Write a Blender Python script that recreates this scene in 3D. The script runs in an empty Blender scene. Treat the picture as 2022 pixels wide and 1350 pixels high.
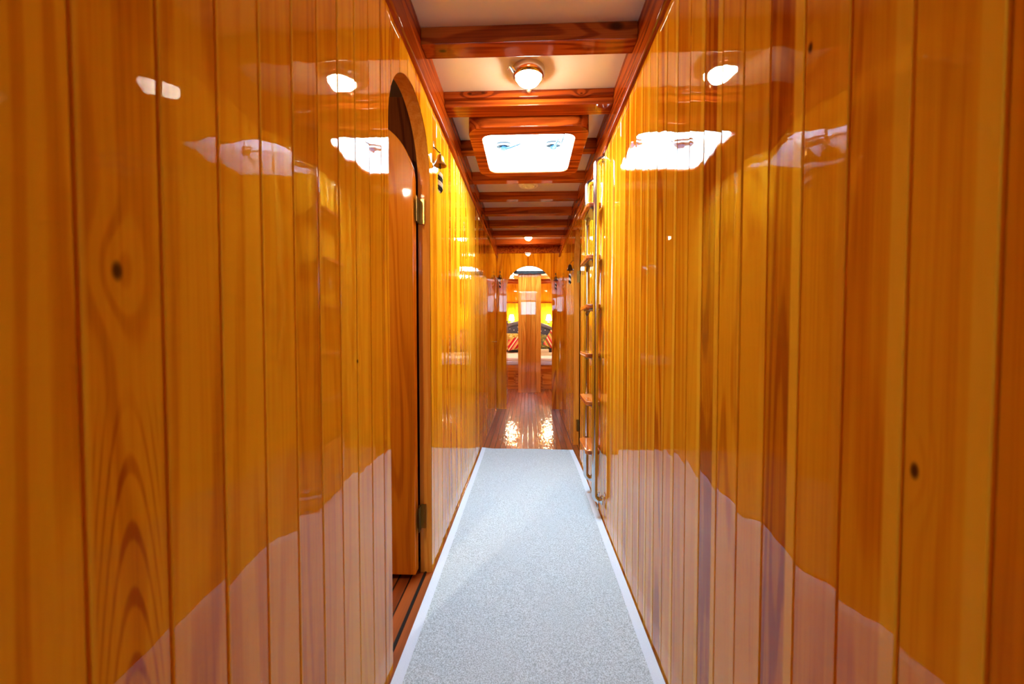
import bpy, bmesh, math, random
from mathutils import Vector, Matrix

SC = bpy.context.scene
COL = SC.collection
PI = math.pi
XL, XR = -0.433, 0.430          # corridor wall faces
PW = 0.0898                     # panelling board width
ZM, ZC, ZB = 2.095, 2.286, 2.219  # moulding, ceiling, beam underside
YE, YB = 5.535, -2.4            # arched bulkhead, closing wall behind
TH = 0.05                       # panelling thickness


def lin(c):
    c /= 255.0
    return c / 12.92 if c <= 0.04045 else ((c + 0.055) / 1.055) ** 2.4


def rgb(r, g, b):
    return (lin(r), lin(g), lin(b), 1.0)


# ------------------------------------------------------------------ materials
class NG:
    def __init__(s, name):
        s.m = bpy.data.materials.new(name)
        s.m.use_nodes = True
        s.t = s.m.node_tree
        s.t.nodes.clear()
        s.out = s.t.nodes.new('ShaderNodeOutputMaterial')

    def n(s, typ, **kw):
        nd = s.t.nodes.new(typ)
        for k, v in kw.items():
            setattr(nd, k, v)
        return nd

    def link(s, a, b):
        s.t.links.new(a, b)

    def put(s, sock, v):
        if isinstance(v, bpy.types.NodeSocket):
            s.link(v, sock)
        elif v is not None:
            sock.default_value = v

    def math(s, op, a, b=None, c=None, clamp=False):
        nd = s.n('ShaderNodeMath', operation=op, use_clamp=clamp)
        s.put(nd.inputs[0], a)
        if b is not None:
            s.put(nd.inputs[1], b)
        if c is not None:
            s.put(nd.inputs[2], c)
        return nd.outputs[0]

    def mix(s, f, a, b, mode='MIX'):
        nd = s.n('ShaderNodeMix', data_type='RGBA', blend_type=mode)
        s.put(nd.inputs[0], f)
        s.put(nd.inputs[6], a)
        s.put(nd.inputs[7], b)
        return nd.outputs[2]

    def ss(s, v, lo, hi, a=0.0, b=1.0):
        nd = s.n('ShaderNodeMapRange', interpolation_type='SMOOTHSTEP')
        s.put(nd.inputs[0], v)
        nd.inputs[1].default_value = lo
        nd.inputs[2].default_value = hi
        nd.inputs[3].default_value = a
        nd.inputs[4].default_value = b
        return nd.outputs[0]

    def noise(s, vec, scale, detail=2.0, rough=0.5, dist=0.0):
        nd = s.n('ShaderNodeTexNoise')
        s.put(nd.inputs['Vector'], vec)
        nd.inputs['Scale'].default_value = scale
        nd.inputs['Detail'].default_value = detail
        nd.inputs['Roughness'].default_value = rough
        nd.inputs['Distortion'].default_value = dist
        return nd.outputs['Fac']

    def vmul(s, v, xyz):
        nd = s.n('ShaderNodeVectorMath', operation='MULTIPLY')
        s.put(nd.inputs[0], v)
        nd.inputs[1].default_value = xyz
        return nd.outputs[0]

    def vadd(s, v, w):
        nd = s.n('ShaderNodeVectorMath', operation='ADD')
        s.put(nd.inputs[0], v)
        s.put(nd.inputs[1], w)
        return nd.outputs[0]

    def obj(s):
        return s.n('ShaderNodeTexCoord').outputs['Object']

    def attr(s, name):
        nd = s.n('ShaderNodeAttribute')
        nd.attribute_name = name
        return nd.outputs['Fac']

    def bsdf(s, color, rough=0.5, metal=0.0, coat=0.0, coat_r=0.03, bump=None, bstr=0.1, bdist=0.01,
             spec=0.5, cbump=None, cstr=0.1, cdist=0.01, emit=None, estr=0.0, trans=0.0, sheen=0.0):
        b = s.n('ShaderNodeBsdfPrincipled')
        s.put(b.inputs['Base Color'], color)
        s.put(b.inputs['Roughness'], rough)
        b.inputs['Metallic'].default_value = metal
        b.inputs['Specular IOR Level'].default_value = spec
        b.inputs['Coat Weight'].default_value = coat
        b.inputs['Coat Roughness'].default_value = coat_r
        b.inputs['Coat IOR'].default_value = 1.42
        b.inputs['Transmission Weight'].default_value = trans
        b.inputs['Sheen Weight'].default_value = sheen
        if emit is not None:
            b.inputs['Emission Color'].default_value = emit
            b.inputs['Emission Strength'].default_value = estr

        def bp(h, st, di):
            nd = s.n('ShaderNodeBump')
            nd.inputs['Strength'].default_value = st
            nd.inputs['Distance'].default_value = di
            s.put(nd.inputs['Height'], h)
            return nd.outputs[0]
        if bump is not None:
            s.link(bp(bump, bstr, bdist), b.inputs['Normal'])
        if cbump is not None:
            s.link(bp(cbump, cstr, cdist), b.inputs['Coat Normal'])
        s.link(b.outputs[0], s.out.inputs[0])
        return b


def simple(name, col, rough=0.5, metal=0.0, coat=0.0, noise=0.0, nscale=40.0, bstr=0.0, **kw):
    g = NG(name)
    o = g.obj()
    nz = g.noise(o, nscale, 3.0)
    dark = tuple(c * (1 - noise) for c in col[:3]) + (1,)
    lite = tuple(min(1, c * (1 + noise)) for c in col[:3]) + (1,)
    c = g.mix(nz, dark, lite)
    g.bsdf(c, rough, metal, coat, bump=nz if bstr else None, bstr=bstr, bdist=0.002, **kw)
    return g.m


def wood(name, light, mid, dark, sap=None, along='Z', coat=1.0, coat_r=0.018, tone=0.75, knots=(), wav=0.06,
         ring=16.0, figure=1.0, rough=0.45, sapw=0.25, cath=None):
    """Varnished pine: figure and fine grain run along one axis; every board has its own tone."""
    g = NG(name)
    o = g.obj()
    ax = 'XYZ'.index(along)
    pk = g.attr('plank')
    rnd = g.n('ShaderNodeObjectInfo').outputs['Random']
    off = g.n('ShaderNodeCombineXYZ')
    k = g.math('ADD', g.math('MULTIPLY', pk, 61.0), g.math('MULTIPLY', rnd, 23.0))
    for i, m in enumerate((1.0, 1.7, 2.3)):
        g.put(off.inputs[i], g.math('MULTIPLY', k, m))
    v = g.vadd(o, off.outputs[0])
    s1 = [1.0, 1.0, 1.0]
    s1[ax] = 0.07
    s2 = [1.0, 1.0, 1.0]
    s2[ax] = 0.012
    field = g.noise(g.vmul(v, s1), 9.0, 1.5, 0.45, 0.25)
    spots = None
    sep = g.n('ShaderNodeSeparateXYZ')
    g.link(o, sep.inputs[0])
    for (kx, ky, kz, r) in knots:
        d2 = None
        for i, c in enumerate((kx, ky, kz)):
            st = 0.55 if i == ax else 1.0
            d = g.math('MULTIPLY', g.math('SUBTRACT', sep.outputs[i], c), st / r)
            d2 = g.math('MULTIPLY', d, d) if d2 is None else g.math('ADD', d2, g.math('MULTIPLY', d, d))
        bumpv = g.math('POWER', 2.718, g.math('MULTIPLY', d2, -0.05))
        field = g.math('ADD', field, g.math('MULTIPLY', bumpv, 0.16))
        sp = g.ss(d2, 0.05, 1.6, 0.95, 0.0)
        spots = sp if spots is None else g.math('MAXIMUM', spots, sp)
    rings = g.math('SINE', g.math('MULTIPLY', field, ring * 6.283 / 2.0))
    rings = g.ss(rings, -0.3, 1.0)
    soft = g.noise(g.vmul(v, s1), 5.0, 1.0)
    fine = g.noise(g.vmul(v, s2), 190.0, 3.0, 0.6)
    wf = g.n('ShaderNodeTexWhiteNoise', noise_dimensions='1D')
    g.put(wf.inputs['W'], g.math('ADD', g.math('MULTIPLY', pk, 53.0), 3.0))
    f = g.math('MULTIPLY', rings, g.math('MULTIPLY_ADD', wf.outputs['Value'], 0.5 * figure, 0.10))
    f = g.math('ADD', f, g.math('MULTIPLY', g.ss(soft, 0.3, 0.72), 0.35))
    f = g.math('ADD', f, g.math('MULTIPLY', g.ss(fine, 0.35, 0.8), 0.28))
    if cath is not None:      # nested arches of flat-sawn grain on one board
        yc, ztop, sp, cc, hw = cath
        dy = g.math('SUBTRACT', sep.outputs[1], yc)
        ph = g.math('ADD', sep.outputs[2], g.math('MULTIPLY', g.math('MULTIPLY', dy, dy), cc))
        ph = g.math('ADD', g.math('DIVIDE', ph, sp), g.math('MULTIPLY', soft, 3.0))
        arc = g.ss(g.math('SINE', g.math('MULTIPLY', ph, 6.283)), 0.25, 1.0)
        msk = g.math('MULTIPLY', g.ss(g.math('ABSOLUTE', dy), hw * 0.8, hw, 1.0, 0.0), g.ss(sep.outputs[2], ztop - 0.12, ztop, 1.0, 0.0))
        f = g.math('ADD', f, g.math('MULTIPLY', g.math('MULTIPLY', arc, msk), 0.5))
    wn = g.n('ShaderNodeTexWhiteNoise', noise_dimensions='1D')
    g.put(wn.inputs['W'], g.math('ADD', g.math('MULTIPLY', pk, 97.0), g.math('MULTIPLY', rnd, 7.0)))
    tn = g.math('MULTIPLY', g.math('SUBTRACT', wn.outputs['Value'], 0.5), tone)
    f = g.math('ADD', f, tn)
    cr = g.n('ShaderNodeValToRGB')
    e = cr.color_ramp.elements
    e[0].position = 0.0
    e[0].color = light
    e[1].position = 1.0
    e[1].color = dark
    e2 = cr.color_ramp.elements.new(0.45)
    e2.color = mid
    g.put(cr.inputs[0], f)
    col = cr.outputs[0]
    if sap is not None:
        ac = g.attr('across')
        wob = g.noise(g.vmul(v, s1), 3.0, 2.0)
        a2 = g.math('ADD', ac, g.math('MULTIPLY', g.math('SUBTRACT', wob, 0.5), 0.12))
        sf = g.ss(a2, sapw - 0.03, sapw + 0.03, 1.0, 0.0)
        has = g.n('ShaderNodeTexWhiteNoise', noise_dimensions='1D')
        g.put(has.inputs['W'], g.math('MULTIPLY', pk, 41.0))
        sf = g.math('MULTIPLY', sf, g.ss(has.outputs['Value'], 0.2, 0.5, 0.25, 1.0))
        col = g.mix(sf, col, sap)
    if spots is not None:
        col = g.mix(spots, col, rgb(66, 24, 6))
    w1 = [1.0, 1.0, 1.0]
    w1[ax] = 0.35
    wave = g.noise(g.vmul(v, w1), 7.0, 2.0, 0.4)
    g.bsdf(col, rough, coat=coat, coat_r=coat_r, spec=0.0, bump=fine, bstr=0.05, bdist=0.001,
           cbump=wave, cstr=wav, cdist=0.02)
    return g.m


M = {}
LT, MD, DK, SAP = rgb(236, 170, 30), rgb(220, 142, 15), rgb(176, 88, 8), rgb(240, 182, 44)
RLT, RMD, RDK = rgb(180, 90, 28), rgb(150, 62, 16), rgb(100, 34, 9)
M['left'] = wood('left_panelling', LT, MD, DK, SAP, cath=(0.412, 1.06, 0.075, 170.0, 0.040), sapw=0.07, knots=((XL, 0.406, 1.162, 0.006), (XL, 1.0, 1.02, 0.003)))
M['right'] = wood('right_panelling', rgb(232, 162, 28), rgb(212, 128, 13), rgb(162, 74, 6), SAP, sapw=0.24, knots=((XR, 0.459, 0.943, 0.0055), (XR, 0.642, 1.53, 0.005)))
M['panel'] = wood('panelling', LT, MD, DK, None, knots=())
M['post'] = wood('post_wood', rgb(204, 136, 50), rgb(182, 106, 30), rgb(134, 68, 18), None, tone=0.35, wav=0.012)
M['leaf'] = wood('door_wood', rgb(226, 146, 32), rgb(208, 118, 18), rgb(166, 80, 10), None, tone=0.2, figure=0.5, coat_r=0.03,
                 knots=((-0.568, 1.697, 1.0, 0.007), (-0.5305, 1.697, 0.178, 0.012)))  # lower spot is a reflection at the door foot, painted as a knot
M['jamb'] = wood('jamb_wood', rgb(222, 152, 60), rgb(206, 124, 38), rgb(168, 88, 22), None, tone=0.2, figure=0.25)
M['beam'] = wood('beam_wood', RLT, RMD, RDK, None, along='X', tone=0.4, coat=0.7,
                 knots=((0.337, 1.59, 2.268, 0.017), (-0.345, 1.63, 2.219, 0.009), (-0.29, 2.015, 2.272, 0.005),
                        (-0.225, 2.015, 2.276, 0.006), (0.26, 2.015, 2.262, 0.004)))
M['trim'] = wood('trim_wood', rgb(176, 88, 24), rgb(148, 62, 15), rgb(104, 36, 9), None, along='Y', tone=0.25, coat=0.5)
M['hatchwood'] = wood('hatch_wood', rgb(186, 98, 36), rgb(160, 72, 22), rgb(106, 40, 12), None, along='X', tone=0.3, coat=0.7,
                      knots=((0.29, 2.27, 2.17, 0.006), (0.262, 2.56, 2.17, 0.006)))
M['tread'] = wood('tread_wood', rgb(204, 124, 62), rgb(178, 92, 40), rgb(128, 58, 24), None, along='Y', tone=0.4)
M['bedwood'] = wood('bed_wood', rgb(224, 150, 62), rgb(206, 124, 42), rgb(160, 82, 24), None, along='X', tone=0.3)
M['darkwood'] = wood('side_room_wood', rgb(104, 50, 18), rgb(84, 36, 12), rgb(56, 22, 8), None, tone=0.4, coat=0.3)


def floor_mat():
    g = NG('floor_boards')
    o = g.obj()
    sep = g.n('ShaderNodeSeparateXYZ')
    g.link(o, sep.inputs[0])
    u = g.math('DIVIDE', sep.outputs[0], 0.052)
    idn = g.math('FLOOR', u)
    fr = g.math('FRACT', u)
    wn = g.n('ShaderNodeTexWhiteNoise', noise_dimensions='1D')
    g.put(wn.inputs['W'], idn)
    off = g.n('ShaderNodeCombineXYZ')
    g.put(off.inputs[0], g.math('MULTIPLY', idn, 3.1))
    g.put(off.inputs[1], g.math('MULTIPLY', idn, 7.7))
    v = g.vadd(o, off.outputs[0])
    fig = g.noise(g.vmul(v, (1, 0.08, 1)), 14.0, 3.0, 0.5, 0.4)
    fine = g.noise(g.vmul(v, (1, 0.02, 1)), 180.0, 2.0)
    f = g.math('ADD', g.math('MULTIPLY', g.ss(fig, 0.3, 0.7), 0.5), g.math('MULTIPLY', fine, 0.3))
    f = g.math('ADD', f, g.math('MULTIPLY', g.math('SUBTRACT', wn.outputs['Value'], 0.5), 0.5))
    c = g.mix(f, rgb(170, 88, 36), rgb(88, 34, 12))
    edge = g.math('MINIMUM', fr, g.math('SUBTRACT', 1.0, fr))
    seam = g.ss(edge, 0.04, 0.09, 1.0, 0.0)
    c = g.mix(seam, c, rgb(30, 16, 8))
    w = g.noise(g.vmul(v, (1, 0.45, 1)), 16.0, 3.0, 0.6)
    h = g.math('ADD', g.math('MULTIPLY', w, 1.0), g.math('MULTIPLY', seam, -0.25))
    g.bsdf(c, 0.4, coat=1.0, coat_r=0.05, spec=0.3, bump=h, bstr=0.08, bdist=0.01, cbump=h, cstr=0.2, cdist=0.02)
    return g.m


M['floor'] = floor_mat()


def rug_mat(name, a, b, scale, bst):
    g = NG(name)
    o = g.obj()
    n1 = g.noise(g.vmul(o, (1, 0.75, 1)), scale, 2.0, 0.6)
    n2 = g.noise(o, scale * 0.35, 2.0, 0.6)
    sep = g.n('ShaderNodeSeparateXYZ')
    g.link(o, sep.inputs[0])
    wx = g.math('SINE', g.math('MULTIPLY', sep.outputs[0], 1700.0))
    wy = g.math('SINE', g.math('MULTIPLY', sep.outputs[1], 1250.0))
    wv = g.math('MULTIPLY', wx, wy)
    f = g.math('ADD', g.ss(n1, 0.32, 0.68), g.math('MULTIPLY', wv, 0.22))
    f = g.math('ADD', f, g.math('MULTIPLY', g.math('SUBTRACT', n2, 0.5), 0.5), clamp=True)
    c = g.mix(f, a, b)
    g.bsdf(c, 0.9, spec=0.1, bump=f, bstr=bst, bdist=0.004, sheen=0.1)
    return g.m


M['rug'] = rug_mat('rug_weave', rgb(150, 168, 184), rgb(222, 237, 252), 330.0, 0.5)
M['border'] = rug_mat('rug_binding', rgb(200, 214, 238), rgb(216, 230, 250), 600.0, 0.15)
M['ceil'] = simple('ceiling_paint', rgb(226, 214, 200), 0.35, noise=0.02, nscale=4.0, coat=0.3)
M['cream'] = simple('cream_plastic', rgb(248, 240, 222), 0.4)
M['white'] = simple('white_gelcoat', rgb(238, 240, 242), 0.3, noise=0.02, coat=0.3)
M['chrome'] = simple('polished_steel', rgb(205, 205, 208), 0.14, metal=1.0)
M['steel'] = simple('brushed_steel', rgb(150, 148, 145), 0.28, metal=1.0)
M['brass'] = simple('aged_brass', rgb(176, 138, 66), 0.3, metal=1.0, noise=0.15)
M['bronze'] = simple('dark_bronze', rgb(96, 74, 42), 0.35, metal=1.0, noise=0.2)
M['black'] = simple('black_metal', rgb(18, 17, 16), 0.5, noise=0.1, spec=0.2)
M['slate'] = simple('slate_plastic', rgb(10, 12, 15), 0.6, spec=0.1)
M['blue'] = simple('blue_steel', rgb(18, 44, 72), 0.5, spec=0.2)
M['ropeblack'] = simple('black_cord', rgb(24, 22, 22), 0.8, noise=0.2, nscale=300, bstr=0.2)
M['ropewhite'] = simple('white_cord', rgb(224, 218, 206), 0.8, noise=0.1, nscale=300, bstr=0.2)
M['navy'] = simple('charcoal_upholstery', rgb(74, 80, 104), 0.5, noise=0.12, nscale=30)
M['navy2'] = simple('grey_blue_upholstery', rgb(96, 102, 124), 0.5, noise=0.12, nscale=30)
M['sheet'] = simple('white_sheet', rgb(244, 244, 246), 0.8, noise=0.04, nscale=20)
M['lilac'] = simple('pale_lilac_sheet', rgb(206, 208, 236), 0.8, noise=0.04, nscale=20)
M['towel'] = simple('cream_towel', rgb(226, 220, 198), 0.95, noise=0.08, nscale=200, bstr=0.4)
M['pinkknob'] = simple('copper_knob', rgb(206, 134, 100), 0.35, metal=0.4)
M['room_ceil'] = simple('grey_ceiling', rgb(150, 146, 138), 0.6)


def glow(name, col, s):
    g = NG(name)
    e = g.n('ShaderNodeEmission')
    e.inputs[0].default_value = col
    e.inputs[1].default_value = s
    g.link(e.outputs[0], g.out.inputs[0])
    return g.m


LAMP = 48.0
M['lampglow'] = glow('lit_glass', (1.0, 0.87, 0.64, 1), LAMP)
M['lampglow2'] = glow('lit_glass_far', (1.0, 0.76, 0.46, 1), LAMP * 0.9)
M['shadeglow'] = glow('lit_shade', (1.0, 0.80, 0.52, 1), 26.0)
M['sideglow'] = glow('lit_side_lamp', (1.0, 0.84, 0.6, 1), 620.0)
M['cabinglow'] = glow('lit_cabin_lamp', (1.0, 0.80, 0.54, 1), 85.0)


def pane_mat(name='acrylic_pane', k=1.0):
    g = NG(name)
    t = g.n('ShaderNodeBsdfTransparent')
    t.inputs[0].default_value = (0.93 * k, 0.96 * k, 1.0 * k, 1)
    gl = g.n('ShaderNodeBsdfGlossy')
    gl.inputs['Roughness'].default_value = 0.02
    mx = g.n('ShaderNodeMixShader')
    mx.inputs[0].default_value = 0.05
    g.link(t.outputs[0], mx.inputs[1])
    g.link(gl.outputs[0], mx.inputs[2])
    g.link(mx.outputs[0], g.out.inputs[0])
    return g.m


M['pane'] = pane_mat()
M['tint'] = pane_mat('tinted_pane', 0.55)
M['tint2'] = pane_mat('smoked_pane', 0.5)


def stripes(name, cols, axis, freq, rough=0.85, slope=0.0):
    g = NG(name)
    o = g.obj()
    sep = g.n('ShaderNodeSeparateXYZ')
    g.link(o, sep.inputs[0])
    u = g.math('ADD', sep.outputs[axis], g.math('MULTIPLY', sep.outputs[2], slope))
    fr = g.math('FRACT', g.math('MULTIPLY', u, freq))
    cr = g.n('ShaderNodeValToRGB')
    cr.color_ramp.interpolation = 'CONSTANT'
    e = cr.color_ramp.elements
    e[0].color = cols[0]
    e[1].position = 1.0 / len(cols)
    e[1].color = cols[1]
    for i in range(2, len(cols)):
        x = cr.color_ramp.elements.new(i / len(cols))
        x.color = cols[i]
    g.put(cr.inputs[0], fr)
    g.bsdf(cr.outputs[0], rough, spec=0.1)
    return g.m


RED, CRM, OLV, GRN, YEL = rgb(176, 30, 46), rgb(232, 208, 170), rgb(128, 124, 62), rgb(92, 112, 92), rgb(206, 182, 96)
M['redstripe'] = stripes('red_striped_cloth', (RED, CRM, RED, rgb(206, 120, 110), YEL, RED), 0, 5.5, slope=-0.7)
M['redstripe2'] = stripes('red_striped_cloth_right', (RED, CRM, RED, rgb(206, 120, 110), YEL, OLV), 0, 5.5, slope=0.55)


def cloth2(name, a, b, c, scale):
    g = NG(name)
    n1 = g.noise(g.obj(), scale, 3.0, 0.6, 0.6)
    x = g.mix(g.ss(n1, 0.42, 0.5), a, b)
    x = g.mix(g.ss(n1, 0.56, 0.62), x, c)
    g.bsdf(x, 0.85, spec=0.1)
    return g.m


M['yelcloth'] = cloth2('mustard_cloth', rgb(160, 140, 66), YEL, rgb(224, 210, 150), 22)
M['grncloth'] = cloth2('olive_cloth', rgb(84, 98, 84), OLV, rgb(168, 164, 112), 18)

# ------------------------------------------------------------------ geometry helpers
WLOC = {}


class MB:
    def __init__(s):
        s.bm = bmesh.new()
        s.pk = s.bm.loops.layers.float.new('plank')
        s.ac = s.bm.loops.layers.float.new('across')

    def v(s, p):
        return s.bm.verts.new(p)

    def f(s, vs, pk=0.0, ac=None):
        try:
            fc = s.bm.faces.new(vs)
        except ValueError:
            return None
        for i, l in enumerate(fc.loops):
            l[s.pk] = pk
            l[s.ac] = ac[i] if ac else 0.5
        return fc

    def box(s, x0, x1, y0, y1, z0, z1, pk=0.0):
        p = [s.v((x, y, z)) for x in (x0, x1) for y in (y0, y1) for z in (z0, z1)]
        for q in ((0, 1, 3, 2), (4, 6, 7, 5), (0, 4, 5, 1), (2, 3, 7, 6), (0, 2, 6, 4), (1, 5, 7, 3)):
            s.f([p[i] for i in q], pk)
        return s

    def prism(s, pts, fn, d0, d1, pk=0.0):
        """Outline of (u, v) pairs carried by fn(u, v, d) from depth d0 to d1."""
        a = [s.v(fn(u, v, d0)) for u, v in pts]
        b = [s.v(fn(u, v, d1)) for u, v in pts]
        s.f(a[::-1], pk)
        s.f(b, pk)
        n = len(pts)
        for i in range(n):
            j = (i + 1) % n
            s.f([a[i], a[j], b[j], b[i]], pk)
        return s

    def ring(s, outer, inner, fn, d0, d1, closed=True, pk=0.0):
        n = len(outer)
        L = [[s.v(fn(u, v, d)) for u, v in P] for d in (d0, d1) for P in (outer, inner)]
        oa, ia, ob, ib = L
        rng = range(n if closed else n - 1)
        for i in rng:
            j = (i + 1) % n
            s.f([oa[i], oa[j], ia[j], ia[i]], pk)
            s.f([ob[i], ib[i], ib[j], ob[j]], pk)
            s.f([oa[i], ob[i], ob[j], oa[j]], pk)
            s.f([ia[i], ia[j], ib[j], ib[i]], pk)
        if not closed:
            for i in (0, n - 1):
                s.f([oa[i], ia[i], ib[i], ob[i]], pk)
        return s

    def tube(s, path, r, seg=12, caps=True):
        path = [Vector(p) for p in path]
        rs = r if isinstance(r, (list, tuple)) else [r] * len(path)
        prev = None
        rings = []
        for i, p in enumerate(path):
            if i == 0:
                t = path[1] - p
            elif i == len(path) - 1:
                t = p - path[i - 1]
            else:
                t = (path[i + 1] - p).normalized() + (p - path[i - 1]).normalized()
            t.normalize()
            if prev is None:
                a = Vector((0, 0, 1)) if abs(t.z) < 0.9 else Vector((0, 1, 0))
                nx = t.cross(a).normalized()
            else:
                nx = (prev - t * prev.dot(t)).normalized()
            prev = nx
            ny = t.cross(nx)
            rings.append([s.v(p + nx * (rs[i] * math.cos(2 * PI * k / seg)) + ny * (rs[i] * math.sin(2 * PI * k / seg)))
                          for k in range(seg)])
        for i in range(len(rings) - 1):
            for k in range(seg):
                j = (k + 1) % seg
                s.f([rings[i][k], rings[i][j], rings[i + 1][j], rings[i + 1][k]])
        if caps:
            s.f(rings[0][::-1])
            s.f(rings[-1])
        return s

    def lathe(s, prof, cx=0.0, cy=0.0, seg=28, axis='Z', base=0.0):
        """Profile of (radius, height) pairs turned about an axis."""
        rings = []
        for r, h in prof:
            ring = []
            for k in range(seg):
                a = 2 * PI * k / seg
                c, d = r * math.cos(a), r * math.sin(a)
                ring.append((cx + c, cy + d, base + h) if axis == 'Z' else
                            ((base + h, cx + c, cy + d) if axis == 'X' else (cx + c, base + h, cy + d)))
            rings.append([s.v(p) for p in ring])
        for i in range(len(rings) - 1):
            for k in range(seg):
                j = (k + 1) % seg
                s.f([rings[i][k], rings[i][j], rings[i + 1][j], rings[i + 1][k]])
        s.f(rings[0][::-1])
        s.f(rings[-1])
        return s

    def build(s, name, mat, parent=None, origin=None, bevel=0.0, segs=2, smooth=True, subsurf=0):
        bm = s.bm
        bmesh.ops.remove_doubles(bm, verts=bm.verts, dist=1e-6)
        bmesh.ops.recalc_face_normals(bm, faces=bm.faces)
        if bevel:
            es = [e for e in bm.edges if len(e.link_faces) == 2 and e.calc_face_angle(0) > 0.6]
            bmesh.ops.bevel(bm, geom=es, offset=bevel, segments=segs, profile=0.5, affect='EDGES', clamp_overlap=True)
        org = WLOC[parent.name] if parent is not None else Vector(origin or (0, 0, 0))
        bmesh.ops.translate(bm, verts=bm.verts, vec=-Vector(org))
        me = bpy.data.meshes.new(name)
        bm.to_mesh(me)
        bm.free()
        if smooth:
            me.polygons.foreach_set('use_smooth', [True] * len(me.polygons))
            me.set_sharp_from_angle(angle=math.radians(38))
        me.materials.append(mat)
        o = bpy.data.objects.new(name, me)
        COL.objects.link(o)
        if bevel:
            md = o.modifiers.new('weighted_normals', 'WEIGHTED_NORMAL')
            md.keep_sharp = True
            md.weight = 100
        if parent is not None:
            o.parent = parent
        else:
            o.location = org
        WLOC[o.name] = Vector(org)
        if subsurf:
            md = o.modifiers.new('smooth', 'SUBSURF')
            md.levels = md.render_levels = subsurf
        return o


def thing(name, label, cat, loc, group=None):
    o = bpy.data.objects.new(name, None)
    o.empty_display_size = 0.05
    COL.objects.link(o)
    o.location = loc
    WLOC[o.name] = Vector(loc)
    return tag(o, label, cat, group)


def tag(o, label, cat, group=None):
    o['label'] = label
    o['category'] = cat
    if group:
        o['group'] = group
    return o


def struct(o):
    o['kind'] = 'structure'
    return o


def sempty(name, loc):
    o = bpy.data.objects.new(name, None)
    o.empty_display_size = 0.05
    COL.objects.link(o)
    o.location = loc
    WLOC[o.name] = Vector(loc)
    return struct(o)


def dup(root, loc, label=None):
    r = root.copy()
    COL.objects.link(r)
    r.location = loc
    if label:
        r['label'] = label
    for ch in list(root.children):
        c = ch.copy()
        COL.objects.link(c)
        c.parent = r
        for g in ch.children:
            d = g.copy()
            COL.objects.link(d)
            d.parent = c
    return r


def arch_pts(u1, u2, zs, r_z=None, z0=0.0, n=28):
    c, r = (u1 + u2) / 2, (u2 - u1) / 2
    rz = r_z or r
    pts = [(u1, z0)]
    for i in range(n + 1):
        a = PI - PI * i / n
        pts.append((c + r * math.cos(a), zs + rz * math.sin(a)))
    pts.append((u2, z0))
    return pts


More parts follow.
